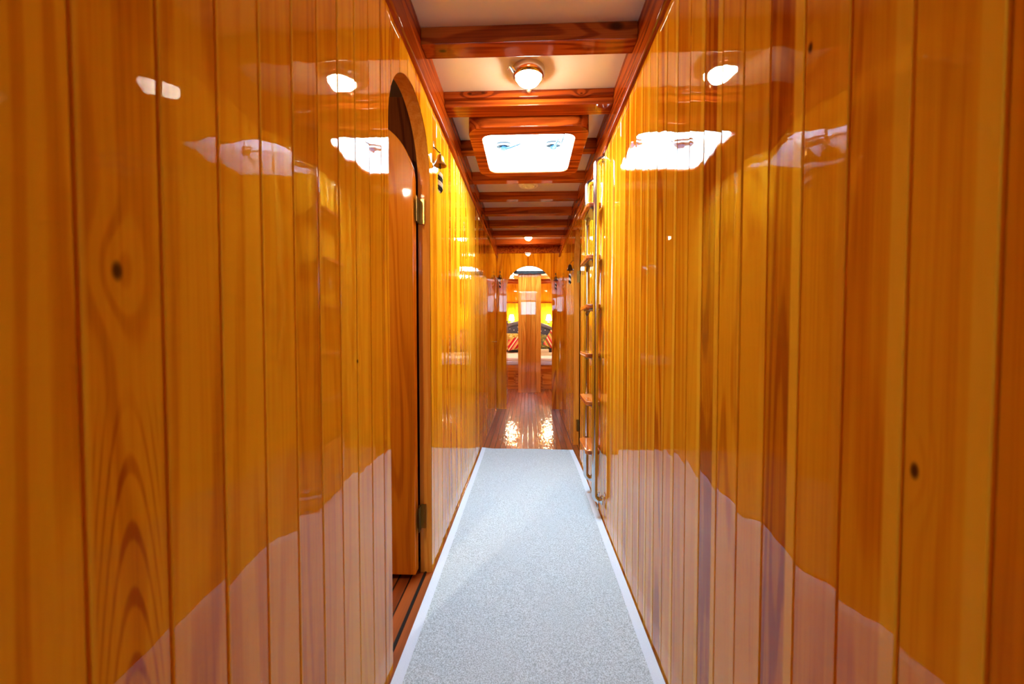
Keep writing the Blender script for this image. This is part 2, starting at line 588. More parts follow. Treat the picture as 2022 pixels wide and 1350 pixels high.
def plank_wall(name, u0, u1, seam0, fn, zt, mat, holes=(), pw=PW, seed=1, z0=0.0, amp=1.0, thick=TH):
    """Tongue-and-groove boards; fn(u, depth, z) gives the point. holes: (ua, ub, spring z)."""
    rg = random.Random(seed)
    mb = MB()
    i0 = math.floor((u0 - seam0) / pw)
    i1 = math.ceil((u1 - seam0) / pw)

    def zbot(u):
        for (a, b, zs) in holes:
            if a - 1e-6 <= u <= b + 1e-6:
                c, r = (a + b) / 2, (b - a) / 2
                return zs + math.sqrt(max(0, r * r - (u - c) ** 2))
        return z0
    GW, GD = 0.0035, 0.0032
    for i in range(i0, i1):
        a, b = seam0 + i * pw, seam0 + (i + 1) * pw
        pk = rg.random()
        tilt = rg.gauss(0, 0.0030) * amp
        tw = rg.uniform(0.0008, 0.0028) * amp
        kz, ph = rg.uniform(1.5, 4.0), rg.uniform(0, 6.28)
        bow, kb, pb = rg.uniform(0.0002, 0.0006) * amp, rg.uniform(2.0, 4.5), rg.uniform(0, 6.28)
        cup = rg.uniform(-0.0004, 0.0004) * amp
        cuts = {max(a, u0), min(b, u1)}
        for (ha, hb, zs) in holes:
            for h in (ha, hb):
                if a < h < b:
                    cuts.add(h)
        cuts = sorted(cuts)
        for sa, sb in zip(cuts, cuts[1:]):
            if sb - sa < 1e-4:
                continue
            us = []
            inhole = any(ha < (sa + sb) / 2 < hb for ha, hb, _ in holes)
            n = 14 if inhole else 5
            lo, hi = sa, sb
            if abs(sa - a) < 1e-6:
                us.append((sa, -GD))
                lo = sa + GW
            if abs(sb - b) < 1e-6:
                hi = sb - GW
            us += [(lo + (hi - lo) * k / n, 0.0) for k in range(n + 1)]
            if abs(sb - b) < 1e-6:
                us.append((sb, -GD))
            rows = 5 if inhole else 14
            grid = []
            for (u, dp) in us:
                t = (u - a) / pw - 0.5
                uz = u
                if inhole:
                    zb = max(zbot(min(max(u, sa + 1e-7), sb - 1e-7)), z0)
                else:
                    zb = z0
                colv = []
                for r in range(rows + 1):
                    z = zb + (zt - zb) * r / rows
                    d = dp + (tilt + tw * math.sin(kz * z + ph)) * t * pw * 1.0 + bow * math.sin(kb * z + pb) + cup * (1 - 4 * t * t)
                    colv.append(mb.v(fn(u, d, z)))
                grid.append(colv)
            for c in range(len(grid) - 1):
                ac = [(us[c][0] - a) / pw, (us[c + 1][0] - a) / pw]
                for r in range(rows):
                    mb.f([grid[c][r], grid[c + 1][r], grid[c + 1][r + 1], grid[c][r + 1]], pk, [ac[0], ac[1], ac[1], ac[0]])
            # back skin
            cols = [us[0][0]] + [u for u, d in us[1:-1]] + [us[-1][0]]
            for c in range(len(cols) - 1):
                za = zbot(cols[c]) if inhole else z0
                zb2 = zbot(cols[c + 1]) if inhole else z0
                if inhole:
                    za, zb2 = max(za, z0), max(zb2, z0)
                mb.f([mb.v(fn(cols[c], -thick, za)), mb.v(fn(cols[c], -thick, zt)),
                      mb.v(fn(cols[c + 1], -thick, zt)), mb.v(fn(cols[c + 1], -thick, zb2))], pk)
    # closing strip along the top
    mb.f([mb.v(fn(u0, 0, zt)), mb.v(fn(u1, 0, zt)), mb.v(fn(u1, -thick, zt)), mb.v(fn(u0, -thick, zt))])
    return struct(mb.build(name, mat))


fL = lambda u, d, z: (XL + d, u, z)
fR = lambda u, d, z: (XR - d, u, z)
fE = lambda u, d, z: (u, YE - d, z)

# doorways: near edge, far edge, spring height
DL = (1.238, 1.767, 1.745)
DR = (3.320, 3.820, 1.735)
DF = (5.03, 5.44, 1.60)
AR = (-0.301, 0.329, 1.668)
HY0, HY1, HX = 2.236, 2.762, 0.259      # hatch opening

# ------------------------------------------------------------------ room shell
plank_wall('wall_left', YB, YE, 0.369, fL, 2.30, M['left'], holes=(DL, DF), seed=11)
plank_wall('wall_right', YB, YE, 0.3844, fR, 2.30, M['right'], holes=(DR,), seed=23)
plank_wall('wall_end', XL - TH, XR + TH, -0.02, fE, 2.30, M['panel'], holes=(AR,), pw=0.082, seed=5)
plank_wall('wall_back', XL - TH, XR + TH, 0.0, lambda u, d, z: (u, YB + d, z), 1.72, M['panel'], pw=0.09, seed=8)
mb = MB()
mb.box(XL - TH, -0.31, YB - TH, YB, 1.72, 2.30)
mb.box(0.31, XR + TH, YB - TH, YB, 1.72, 2.30)
mb.box(-0.31, 0.31, YB - TH, YB, 2.25, 2.30)
struct(mb.build('trim_1', M['trim']))
w1 = sempty('window_1', (0, YB, 1.72))
MB().ring([(-0.33, 1.70), (0.33, 1.70), (0.33, 2.27), (-0.33, 2.27)], [(-0.30, 1.73), (0.30, 1.73), (0.30, 2.24), (-0.30, 2.24)],
          lambda u, v, d: (u, YB + d, v), -0.03, 0.012).build('window_frame', M['trim'], w1)
MB().box(-0.305, 0.305, YB - 0.02, YB - 0.015, 1.725, 2.245).build('window_pane', M['tint'], w1)

mb = MB()
N = 1
mb.f([mb.v(p) for p in ((-2.2, YB - TH, 0), (2.2, YB - TH, 0), (2.2, 10.2, 0), (-2.2, 10.2, 0))])
mb.f([mb.v(p) for p in ((-2.2, YB - TH, -0.06), (-2.2, 10.2, -0.06), (2.2, 10.2, -0.06), (2.2, YB - TH, -0.06))])
struct(mb.build('floor', M['floor'], smooth=False))

mb = MB()
cx0, cx1 = XL - TH, XR + TH
for (x0, x1, y0, y1) in ((cx0, cx1, YB - TH, HY0 - 0.03), (cx0, cx1, HY1 + 0.03, YE + TH),
                         (cx0, -HX - 0.03, HY0 - 0.03, HY1 + 0.03), (HX + 0.03, cx1, HY0 - 0.03, HY1 + 0.03)):
    mb.box(x0, x1, y0, y1, ZC, ZC + 0.05)
struct(mb.build('ceiling', M['ceil'], smooth=False))

# fascia boards and lip mouldings along both sides
for i, (xw, s) in enumerate(((XL, 1), (XR, -1))):
    mb = MB()
    a, b = sorted((xw - s * 0.004, xw + s * 0.010))
    mb.box(a, b, YB, YE, ZM + 0.006, ZC)
    prof = [(0, ZM), (0.007, ZM), (0.013, ZM + 0.004), (0.016, ZM + 0.010), (0.013, ZM + 0.017), (0.010, ZM + 0.020), (0, ZM + 0.020)]
    mb.prism(prof, lambda u, v, d: (xw + s * u, d, v), YB, YE)
    struct(mb.build('trim_%d' % (i + 2), M['trim']))
mb = MB()
mb.box(XL, XR, YE - 0.012, YE, 2.16, ZC)
mb.box(XL, XR, YE - 0.016, YE, 2.150, 2.166)
struct(mb.build('trim_4', M['trim'], bevel=0.003))

# dark side cabin behind the open door on the left
mb = MB()
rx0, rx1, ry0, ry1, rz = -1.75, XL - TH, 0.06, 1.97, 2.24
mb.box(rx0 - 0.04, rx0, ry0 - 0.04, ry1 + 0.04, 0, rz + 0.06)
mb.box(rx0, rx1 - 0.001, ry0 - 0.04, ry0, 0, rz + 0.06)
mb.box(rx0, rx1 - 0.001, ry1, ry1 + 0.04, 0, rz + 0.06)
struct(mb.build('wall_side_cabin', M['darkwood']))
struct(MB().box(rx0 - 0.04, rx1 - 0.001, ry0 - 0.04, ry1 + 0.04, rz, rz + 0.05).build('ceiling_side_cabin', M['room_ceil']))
mb = MB()
mb.box(1.3, 1.34, 2.9, 4.6, 0, 2.3)
mb.box(XR + TH + 0.001, 1.3, 2.9, 2.94, 0, 2.3)
mb.box(XR + TH + 0.001, 1.3, 4.56, 4.6, 0, 2.3)
struct(mb.build('wall_right_cabin', M['panel']))
struct(MB().box(XR + TH + 0.001, 1.34, 2.9, 4.6, 2.2, 2.25).build('ceiling_right_cabin', M['room_ceil']))

# ------------------------------------------------------------------ doors


def lining(D, fn, name, parent, t=0.022, lip=0.002):
    inn = arch_pts(D[0] + 0.0005, D[1] - 0.0005, D[2], (D[1] - D[0]) / 2 - 0.0005)
    out = arch_pts(D[0] - t, D[1] + t, D[2], (D[1] - D[0]) / 2 + t)
    mb = MB()
    mb.ring(out, inn, lambda u, v, d: fn(u, d, v), lip - 0.004, -TH - 0.004, closed=False)
    return mb.build(name, M['jamb'], parent)


def hinge(parent, xk, yk, zc, jx, leaf_s, h=0.108):
    """Butt hinge: knuckle, one plate on the jamb reveal, one on the leaf edge."""
    mb = MB()
    s = 1 if jx > xk else -1
    a, b = sorted((xk + s * 0.004, xk + s * 0.026))
    mb.box(a, b, yk + 0.006, yk + 0.013, zc - h / 2, zc + h / 2)
    for q in (-0.036, -0.012, 0.012, 0.036):
        mb.lathe([(0.0032, 0.0), (0.0032, 0.0015), (0.001, 0.002)], (a + b) / 2 + 0.003 * (1 if q in (-0.036, 0.012) else -1),
                 zc + q, seg=8, axis='Y', base=yk + 0.0045)
    o = mb.build('hinge', M['brass'], parent)
    mb = MB()
    for k in range(3):
        z0 = zc - h / 2 + h * k / 3 + 0.001
        mb.lathe([(0.0048, 0.0), (0.0048, h / 3 - 0.002)], xk, yk, seg=12, base=z0)
    mb.build('knuckle', M['brass'], o)
    a, b = sorted((xk + s * 0.004, xk + s * 0.0065))
    MB().box(a, b, yk - 0.040, yk - 0.004, zc - h / 2, zc + h / 2).build('leaf_plate', M['bronze'], o)
    return o


d1 = sempty('door_1', (XL, (DL[0] + DL[1]) / 2, 0))
lining(DL, fL, 'door_frame', d1)
lx = -0.490
r = (DL[1] - DL[0]) / 2 - 0.006
leaf = arch_pts(-2 * r, 0, DL[2] - 0.002, r, z0=0.03)
MB().prism(leaf, lambda u, v, d: (lx + u, d, v), 1.697, 1.745).build('door_leaf', M['leaf'], d1, bevel=0.003)
for zc in (1.620, 0.262):
    hinge(d1, lx + 0.006, 1.751, zc, XL, -1)
MB().box(-0.4665, -0.4580, DL[0] + 0.004, DL[1] - 0.004, 0.0005, 0.006).build('threshold_track', M['black'], d1)
d2 = sempty('door_2', (XR, (DR[0] + DR[1]) / 2, 0))
lining(DR, fR, 'door_frame', d2)
leaf = arch_pts(0, 2 * 0.244, DR[2] - 0.002, 0.244, z0=0.03)
MB().prism(leaf, lambda u, v, d: (0.492 + u, d, v), 3.752, 3.800).build('door_leaf', M['leaf'], d2, bevel=0.003)
for zc in (1.60, 0.19):
    hinge(d2, 0.486, 3.806, zc, XR, 1)

d3 = sempty('door_3', (XL, (DF[0] + DF[1]) / 2, 0))
lining(DF, fL, 'door_frame', d3)
MB().prism(arch_pts(DF[0] + 0.003, DF[1] - 0.003, DF[2], (DF[1] - DF[0]) / 2 - 0.003, z0=0.01),
           lambda u, v, d: (XL - d, u, v), 0.010, 0.045).build('door_leaf', M['leaf'], d3)
mb = MB()
mb.box(XL - 0.0105, XL - 0.004, 5.055, 5.085, 0.83, 1.02)
hp = mb.build('lock_plate', M['brass'], d3, bevel=0.002)
MB().tube([(XL - 0.006, 5.07, 0.95), (XL + 0.022, 5.07, 0.95), (XL + 0.026, 5.08, 0.95), (XL + 0.026, 5.14, 0.948)], 0.006).build('door_handle', M['brass'], hp)

d4 = sempty('door_4', ((AR[0] + AR[1]) / 2, YE, 0))
lining(AR, fE, 'door_frame', d4)
MB().prism(arch_pts(0, 0.62, AR[2] - 0.002, 0.31, z0=0.03), lambda u, v, d: (d, YE + TH + 0.008 + u, v), -0.352, -0.312).build('door_leaf', M['jamb'], d4, bevel=0.003)
for zc in (1.56, 0.24):
    mb = MB().box(-0.3005, -0.2985, YE + 0.018, YE + 0.05, zc - 0.05, zc + 0.05)
    o = mb.build('hinge', M['brass'], d4)
    MB().lathe([(0.005, 0), (0.005, 0.1)], -0.303, YE + TH + 0.005, seg=12, base=zc - 0.05).build('knuckle', M['brass'], o)

# ------------------------------------------------------------------ ceiling beams
GB = 'wooden beams across the corridor ceiling'
beams = [(1.590, 1.677, 'varnished ceiling beam nearest the viewer with a dark knot at its right end'),
         (2.015, 2.135, 'stepped ceiling beam lit up between the round lamp and the skylight'),
         (2.525, 2.605, 'ceiling beam cut short on both sides of the skylight frame'),
         (3.030, 3.107, 'ceiling beam touching the far side of the skylight frame'),
         (3.470, 3.540, 'ceiling beam just beyond the round ceiling vent'),
         (3.905, 3.980, 'second ceiling beam beyond the round vent'),
         (4.350, 4.430, 'third ceiling beam beyond the round vent'),
         (4.800, 4.885, 'ceiling beam just in front of the small far lamp'),
         (5.260, 5.345, 'ceiling beam between the far lamp and the arched bulkhead')]
for i, (y0, y1, lab) in enumerate(beams):
    mb = MB()
    segs = [(XL + 0.010, XR - 0.010)] if i != 2 else [(XL + 0.010, -0.332), (0.332, XR - 0.010)]
    for (a, b) in segs:
        if i == 1:
            mb.box(a, b, y0, y1, 2.252, ZC, 0.2)
            mb.box(a, b, y0 + 0.018, y1, ZB, 2.251, 0.7)
        else:
            mb.box(a, b, y0, y1, ZB, ZC, 0.1 * i)
    tag(mb.build('ceiling_beam', M['beam'], bevel=0.004), lab, 'beam', GB)

# ------------------------------------------------------------------ skylight hatch


def rrect(x0, x1, y0, y1, r, n=8):
    pts = []
    for (cx, cy, a0) in ((x1 - r, y1 - r, 0), (x0 + r, y1 - r, 90), (x0 + r, y0 + r, 180), (x1 - r, y0 + r, 270)):
        for k in range(n + 1):
            a = math.radians(a0 + 90 * k / n)
            pts.append((cx + r * math.cos(a), cy + r * math.sin(a)))
    return pts


flat = lambda u, v, d: (u, v, d)
ht = thing('skylight_hatch', 'square skylight hatch with rounded wooden frame and bright white opening in ceiling', 'skylight', (0, 2.5, ZC))
ZR = 2.170
MB().ring(rrect(-0.330, 0.330, 2.145, 2.838, 0.10), rrect(-HX, HX, HY0, HY1, 0.055), flat, ZR, ZC + 0.001).build('hatch_frame', M['hatchwood'], ht, bevel=0.005)
MB().ring(rrect(-HX - 0.016, HX + 0.016, HY0 - 0.016, HY1 + 0.016, 0.065), rrect(-HX + 0.002, HX - 0.002, HY0 + 0.002, HY1 - 0.002, 0.055), flat, ZR + 0.012, 2.345).build('hatch_lining', M['white'], ht)
MB().prism(rrect(-HX - 0.016, HX + 0.016, HY0 - 0.016, HY1 + 0.016, 0.06), flat, 2.345, 2.357).build('acrylic_pane', M['pane'], ht)
for sx in (-1, 1):
    x = sx * 0.165
    pts = [(x + 0.050 * math.cos(a) , 2.700 + 0.030 * math.sin(a)) for a in [2 * PI * k / 24 for k in range(24)]]
    hb = MB().prism(pts, flat, 2.318, 2.3445).build('latch_base', M['slate'], ht, bevel=0.006)
    MB().ring([(x + (u - x) * 1.12, 2.70 + (v - 2.70) * 1.15) for u, v in pts], [(x + (u - x) * 0.96, 2.70 + (v - 2.70) * 0.96) for u, v in pts], flat, 2.318, 2.326).build('latch_rim', M['white'], hb)
    mb = MB()
    if sx < 0:
        mb.tube([(x + 0.005, 2.695, 2.316), (x + 0.02, 2.685, 2.300), (x + 0.055, 2.660, 2.298), (x + 0.115, 2.620, 2.300)], [0.008, 0.008, 0.006, 0.005])
    else:
        mb.tube([(x - 0.005, 2.695, 2.316), (x + 0.0, 2.68, 2.300), (x + 0.012, 2.63, 2.298), (x + 0.024, 2.565, 2.300)], [0.008, 0.008, 0.006, 0.005])
        mb.tube([(x + 0.05, 2.70, 2.330), (x + 0.058, 2.63, 2.330), (x + 0.062, 2.54, 2.335)], 0.005)
    mb.lathe([(0.020, 0), (0.022, 0.006), (0.016, 0.018)], x, 2.697, seg=18, base=2.300)
    mb.build('latch_handle', M['blue'], ht)

# ------------------------------------------------------------------ lamps


def ceiling_lamp(loc, label, glowmat, knob=True, r=0.056):
    t = thing('ceiling_lamp', label, 'lamp', loc, 'round lamps on the corridor ceiling')
    x, y, z = loc
    MB().lathe([(r * 1.34, 0), (r * 1.36, -0.014), (r * 1.28, -0.034), (r * 1.16, -0.042), (r * 1.06, -0.040), (r * 1.02, -0.030)], x, y, base=z).build('lamp_base', M['chrome'], t)
    prof = [(r, -0.028)] + [(r * math.cos(a), -0.034 - 0.042 * math.sin(a)) for a in [PI / 2 * k / 8 for k in range(1, 8)]] + [(0.002, -0.076)]
    MB().lathe(prof, x, y, base=z).build('lamp_glass', glowmat, t)
    if knob:
        mb = MB()
        mb.tube([(x + 0.002, y + 0.06, z - 0.020), (x + 0.002, y + 0.105, z - 0.022)], 0.006)
        mb.lathe([(0.004, 0), (0.011, -0.006), (0.012, -0.020), (0.007, -0.028)], x + 0.002, y + 0.110, seg=16, base=z - 0.010)
        mb.build('switch_knob', M['pinkknob'], t)
        mb = MB()
        for q in (0, 1):
            mb.tube([(x - 0.052 - 0.014 * q, y - 0.035 + 0.01 * q, z - 0.030), (x - 0.070 - 0.014 * q, y - 0.060, z - 0.026),
                     (x - 0.076 - 0.015 * q, y - 0.035, z - 0.018)], 0.0052)
        mb.build('bracket', M['chrome'], t)
    return t


ceiling_lamp((0.0, 1.862, ZC), 'glowing round ceiling lamp nearest the viewer in front of the skylight', M['lampglow'])
ceiling_lamp((0.0, 5.02, ZC - 0.002), 'small far glowing ceiling lamp near the arched bulkhead', M['lampglow2'], knob=False, r=0.045)

vt = thing('ceiling_vent', 'round cream vent on the ceiling beyond the skylight', 'vent', (0, 3.30, ZC))
MB().lathe([(0.080, 0), (0.080, -0.010), (0.072, -0.018), (0.062, -0.018), (0.060, -0.004)], 0, 3.30, seg=40, base=ZC).build('vent_rim', M['cream'], vt)
MB().lathe([(0.046, 0), (0.050, -0.022), (0.044, -0.026), (0.032, -0.026), (0.028, -0.012), (0.018, -0.012), (0.014, -0.024), (0.002, -0.025)], 0, 3.30, seg=40, base=ZC).build('vent_cap', M['cream'], vt)
for (x, y) in ((-0.245, 4.80), (-0.245, 5.26)):
    pass

# ------------------------------------------------------------------ ladder
LY0, LY1, LX = 2.322, 2.672, 0.387
ld = thing('ladder', 'polished steel ladder with wooden treads fixed to the right wall', 'ladder', (LX, (LY0 + LY1) / 2, 0.17))
LZ0, LZ1 = 0.108, 2.068
for y in (LY0, LY1):
    R = 0.034
    path = [(XR - 0.001, y, LZ0)]
    for k in range(9):
        a = PI / 2 * k / 8
        path.append((LX + R - R * math.sin(a), y, LZ0 + R - R * math.cos(a)))
    for k in range(9):
        a = PI / 2 * k / 8
        path.append((LX + R - R * math.cos(a), y, LZ1 - R + R * math.sin(a)))
    path.append((XR - 0.001, y, LZ1))
    rl = MB().tube(path, 0.0168, seg=20).build('rail', M['chrome'], ld)
    for z in (LZ0, LZ1):
        MB().lathe([(0.026, 0.0), (0.026, -0.004), (0.019, -0.010), (0.017, -0.016)], y, z, axis='X', base=XR, seg=22).build('flange', M['chrome'], rl)
    if y == LY0:
        mb = MB()
        mb.tube([(XR - 0.024, y, LZ0 + 0.016), (XR - 0.022, y - 0.006, LZ0 + 0.036), (XR - 0.015, y - 0.010, LZ0 + 0.050)], [0.004, 0.0055, 0.003], seg=8)
        mb.tube([(XR - 0.024, y, LZ0 - 0.016), (XR - 0.020, y - 0.006, LZ0 - 0.034), (XR - 0.024, y - 0.010, LZ0 - 0.055)], [0.004, 0.0055, 0.003], seg=8)
        mb.lathe([(0.017, -0.004), (0.020, 0.0), (0.017, 0.004)], y, LZ0, axis='X', base=XR - 0.024, seg=16)
        mb.build('wing_nut', M['chrome'], rl)
for z in (0.390, 0.680, 0.962, 1.250, 1.538, 1.838):
    x0, x1, y0, y1 = 0.338, 0.424, 2.350, 2.644
    mb = MB().prism(rrect(x0, x1, y0, y1, 0.022, 6), flat, z - 0.026, z)
    tr = mb.build('tread', M['tread'], ld, bevel=0.006, segs=3)
    mb = MB()
    for y in (LY0, LY1):
        s = 1 if y == LY0 else -1
        mb.tube([(LX, y + s * 0.008, z - 0.052), (LX, y + s * 0.030, z - 0.040), (LX, y + s * 0.060, z - 0.034), (LX, y + s * 0.100, z - 0.030)], [0.010, 0.013, 0.013, 0.005], seg=10)
    pts = [(LX - 0.028, LY0 + 0.05), (LX + 0.028, LY0 + 0.05), (LX + 0.028, LY1 - 0.05), (LX - 0.028, LY1 - 0.05)]
    mb.prism(pts, flat, z - 0.031, z - 0.0265)
    mb.build('tread_bracket', M['steel'], tr)

# ------------------------------------------------------------------ bells with braided pulls


def bell(loc, nrm, label, s=1.0, mat='brass'):
    """loc: bell rim centre; nrm: unit vector from bell towards its wall hook."""
    t = thing('bell', label, 'bell', loc, 'small brass bells with cord pulls')
    x, y, z = loc
    nx, ny, dist = nrm
    prof = [(0.029, 0), (0.030, 0.002), (0.025, 0.008), (0.018, 0.020), (0.0155, 0.036), (0.013, 0.046), (0.007, 0.051), (0.003, 0.052)]
    inner = [(0.003, 0.046), (0.010, 0.042), (0.014, 0.020), (0.022, 0.006), (0.0275, 0.0)]
    MB().lathe([(r * s, h * s) for r, h in inner + prof], x, y, base=z, seg=24).build('bell_body', M[mat], t)
    mb = MB()
    hx, hy = x + nx * dist, y + ny * dist
    mb.tube([(x, y, z + 0.050 * s), (x, y, z + 0.060 * s), (x + nx * 0.25 * dist, y + ny * 0.25 * dist, z + 0.064 * s),
             (x + nx * 0.7 * dist, y + ny * 0.7 * dist, z + 0.080 * s), (hx, hy, z + 0.086 * s), (hx, hy, z + 0.112 * s)], 0.0026 * s, seg=8)
    if abs(nx) > abs(ny):
        mb.lathe([(0.010 * s, 0), (0.010 * s, 0.003)], hy, z + 0.09 * s, axis='X', base=hx - 0.0015, seg=14)
    else:
        mb.lathe([(0.010 * s, 0), (0.010 * s, 0.003)], hx, z + 0.09 * s, axis='Y', base=hy - 0.0015, seg=14)
    mb.build('hook', M['bronze'], t)
    mb = MB()
    mb.tube([(x, y, z + 0.040 * s), (x, y, z - 0.014 * s)], 0.0018 * s, seg=8)
    mb.lathe([(0.002, 0.004), (0.006, 0), (0.006, -0.006), (0.002, -0.010)], x, y, seg=12, base=z - 0.004)
    mb.tube([(x, y, z - 0.010 * s), (x, y, z - 0.034 * s)], 0.0014 * s, seg=6)
    mb.build('clapper', M['bronze'], t)
    strands = []
    for q in range(4):
        mb = MB() if q in (0, 2) else mb
        pts, rs = [], []
        n = 40
        for k in range(n + 1):
            f = k / n
            env = min(1.0, 6 * f + 0.25, 6 * (1 - f) + 0.25)
            a = 2 * PI * (2.0 * f) + q * PI / 2
            pts.append((x + 0.0062 * s * env * math.cos(a), y + 0.0062 * s * env * math.sin(a), z - (0.030 + 0.090 * f) * s))
            rs.append(0.0055 * s * (0.55 + 0.45 * env))
        mb.tube(pts, rs, seg=8)
        if q == 1:
            rope = mb.build('cord_pull', M['ropeblack'], t)
        if q == 3:
            mb.build('white_strand', M['ropewhite'], rope)
    return t


bell((-0.403, 1.838, 1.848), (-1, 0, 0.030), 'brass bell with black and white cord beside the open left door', 1.0)
bell((0.400, 3.885, 1.672), (1, 0, 0.030), 'dark bell on the right wall just past the doorway beyond the ladder', 1.1, 'bronze')
bell((-0.388, 5.500, 1.800), (0, 1, 0.035), 'small bell on the bulkhead left of the arch', 1.05, 'bronze')
bell((0.375, 5.500, 1.770), (0, 1, 0.035), 'small bell on the bulkhead right of the arch', 1.05, 'bronze')

# ------------------------------------------------------------------ rug
rg = random.Random(3)
x0, x1, ya, yb = -0.424, 0.425, 0.55, 3.64
rug = thing('runner_rug', 'long pale grey woven runner rug covering the corridor floor', 'rug', ((x0 + x1) / 2, (ya + yb) / 2, 0))


def rug_part(xa, xb, name, mat, za, parent, curl=True):
    mb = MB()
    nx, ny = (24 if xb - xa > 0.1 else 3), 150
    top, bot = [], []
    for j in range(ny + 1):
        y = ya + (yb - ya) * j / ny
        ra, rb = [], []
        for i in range(nx + 1):
            x = xa + (xb - xa) * i / nx
            xx = x
            if x > 0.0:
                xx -= 0.016 * max(0, (y - 2.9) / 0.74) ** 1.5 * (x / x1)
            yy = y
            z = za
            f = max(0.0, (y - 3.25) / 0.39)
            if x < 0:
                z += 0.012 * f * f * max(0, (-x - 0.32) / 0.11)
            z += 0.0007 * math.sin(y * 9 + x * 4) * math.sin(x * 13)
            yy += 0.012 * (y - ya) / (yb - ya) * math.sin((x + .4) * 5) * 0.6
            ra.append(mb.v((xx, yy, z)))
            rb.append(mb.v((xx, yy, 0.001)))
        top.append(ra)
        bot.append(rb)
    for j in range(ny):
        for i in range(nx):
            mb.f([top[j][i], top[j][i + 1], top[j + 1][i + 1], top[j + 1][i]])
            mb.f([bot[j][i], bot[j + 1][i], bot[j + 1][i + 1], bot[j][i + 1]])
        mb.f([top[j][0], top[j + 1][0], bot[j + 1][0], bot[j][0]])
        mb.f([top[j][nx], bot[j][nx], bot[j + 1][nx], top[j + 1][nx]])
    for j in (0, ny):
        for i in range(nx):
            mb.f([top[j][i], bot[j][i], bot[j][i + 1], top[j][i + 1]])
    return mb.build(name, mat, parent)


rug_part(x0 + 0.036, x1 - 0.036, 'woven_field', M['rug'], 0.0080, rug)
rug_part(x0, x0 + 0.036, 'border_band', M['border'], 0.0086, rug)
rug_part(x1 - 0.036, x1, 'border_band', M['border'], 0.0086, rug)

# ------------------------------------------------------------------ cabin beyond the arch
CX0, CX1, CY0, CY1, CZ = -1.5, 1.6, YE + TH, 9.88, 2.245
c0 = 6.22
plank_wall('wall_cabin_far', CX0, CX1, 0.0, lambda u, d, z: (u, CY1 - d, z), CZ + 0.02, M['panel'], pw=0.3, seed=31)
plank_wall('wall_cabin_left', CY0, CY1, 0.0, lambda u, d, z: (CX0 + d, u, z), CZ + 0.02, M['panel'], seed=32)
plank_wall('wall_cabin_right', CY0, CY1, 0.0, lambda u, d, z: (CX1 - d, u, z), CZ + 0.02, M['panel'], seed=33)
mb = MB()
mb.box(CX0 - 0.05, XL - TH, YE + 0.001, YE + TH, 0, 2.32)
mb.box(XR + TH, CX1 + 0.05, YE + 0.001, YE + TH, 0, 2.32)
struct(mb.build('wall_cabin_near', M['panel']))
kx0, kx1, ky0, ky1 = -0.20, 0.26, 6.25, 6.93
mb = MB()
for (a, b, c, d) in ((CX0 - 0.05, CX1 + 0.05, CY0 - 0.049, ky0), (CX0 - 0.05, CX1 + 0.05, ky1, CY1 + 0.05),
                     (CX0 - 0.05, kx0, ky0, ky1), (kx1, CX1 + 0.05, ky0, ky1)):
    mb.box(a, b, c, d, CZ, CZ + 0.05)
struct(mb.build('ceiling_cabin', M['ceil'], smooth=False))
sk = thing('cabin_skylight', 'bright skylight over the cabin with a dark scalloped lower edge', 'skylight', ((kx0 + kx1) / 2, 6.6, CZ))
MB().ring([(kx0 - 0.05, ky0 - 0.05), (kx1 + 0.05, ky0 - 0.05), (kx1 + 0.05, ky1 + 0.03), (kx0 - 0.05, ky1 + 0.03)],
          [(kx0, ky0), (kx1, ky0), (kx1, ky1), (kx0, ky1)], flat, 2.112, CZ + 0.05).build('hatch_frame', M['hatchwood'], sk)
MB().ring([(kx0 - 0.004, ky0 - 0.004), (kx1 + 0.004, ky0 - 0.004), (kx1 + 0.004, ky1 + 0.004), (kx0 - 0.004, ky1 + 0.004)],
          [(kx0 + 0.006, ky0 + 0.006), (kx1 - 0.006, ky0 + 0.006), (kx1 - 0.006, ky1 - 0.006), (kx0 + 0.006, ky1 - 0.006)], flat, 2.114, CZ + 0.05).build('hatch_lining', M['white'], sk)
MB().box(kx0 - 0.02, kx1 + 0.02, ky0 - 0.02, ky1 + 0.02, CZ + 0.05, CZ + 0.06).build('acrylic_pane', M['tint2'], sk)
pts = [(kx0 - 0.05, 2.118)]
for k in range(25):
    f = k / 24
    pts.append((kx0 - 0.05 + (kx1 - kx0 + 0.10) * f, 2.072 - 0.012 * abs(math.sin(f * PI * 4))))
pts.append((kx1 + 0.05, 2.118))
pts2 = [(u, (2.118 if i in (0, len(pts) - 1) else 2.118 - 0.012 * abs(math.sin((i - 1) / 24 * PI * 4)) + 0.006)) for i, (u, v) in enumerate(pts)]
mb = MB()
mb.prism(pts, lambda u, v, d: (u, d, v), ky1 + 0.004, ky1 + 0.012)
mb.build('scalloped_trim', M['black'], sk)

# cabin ceiling beams near the far wall
for i, (y, lab) in enumerate(((8.55, 'dark cabin beam nearest in the stripes above the bed'), (8.98, 'middle dark cabin beam above the bed'), (9.42, 'dark cabin beam closest to the cabin far wall'))):
    tag(MB().box(CX0, CX1, y, y + 0.09, 2.185, CZ).build('cabin_beam', M['beam'], bevel=0.004), lab, 'beam', 'beams across the cabin ceiling')
struct(MB().box(CX0, CX1, CY1 - 0.014, CY1, 1.755, 1.785).build('trim_5', M['trim'], bevel=0.003))

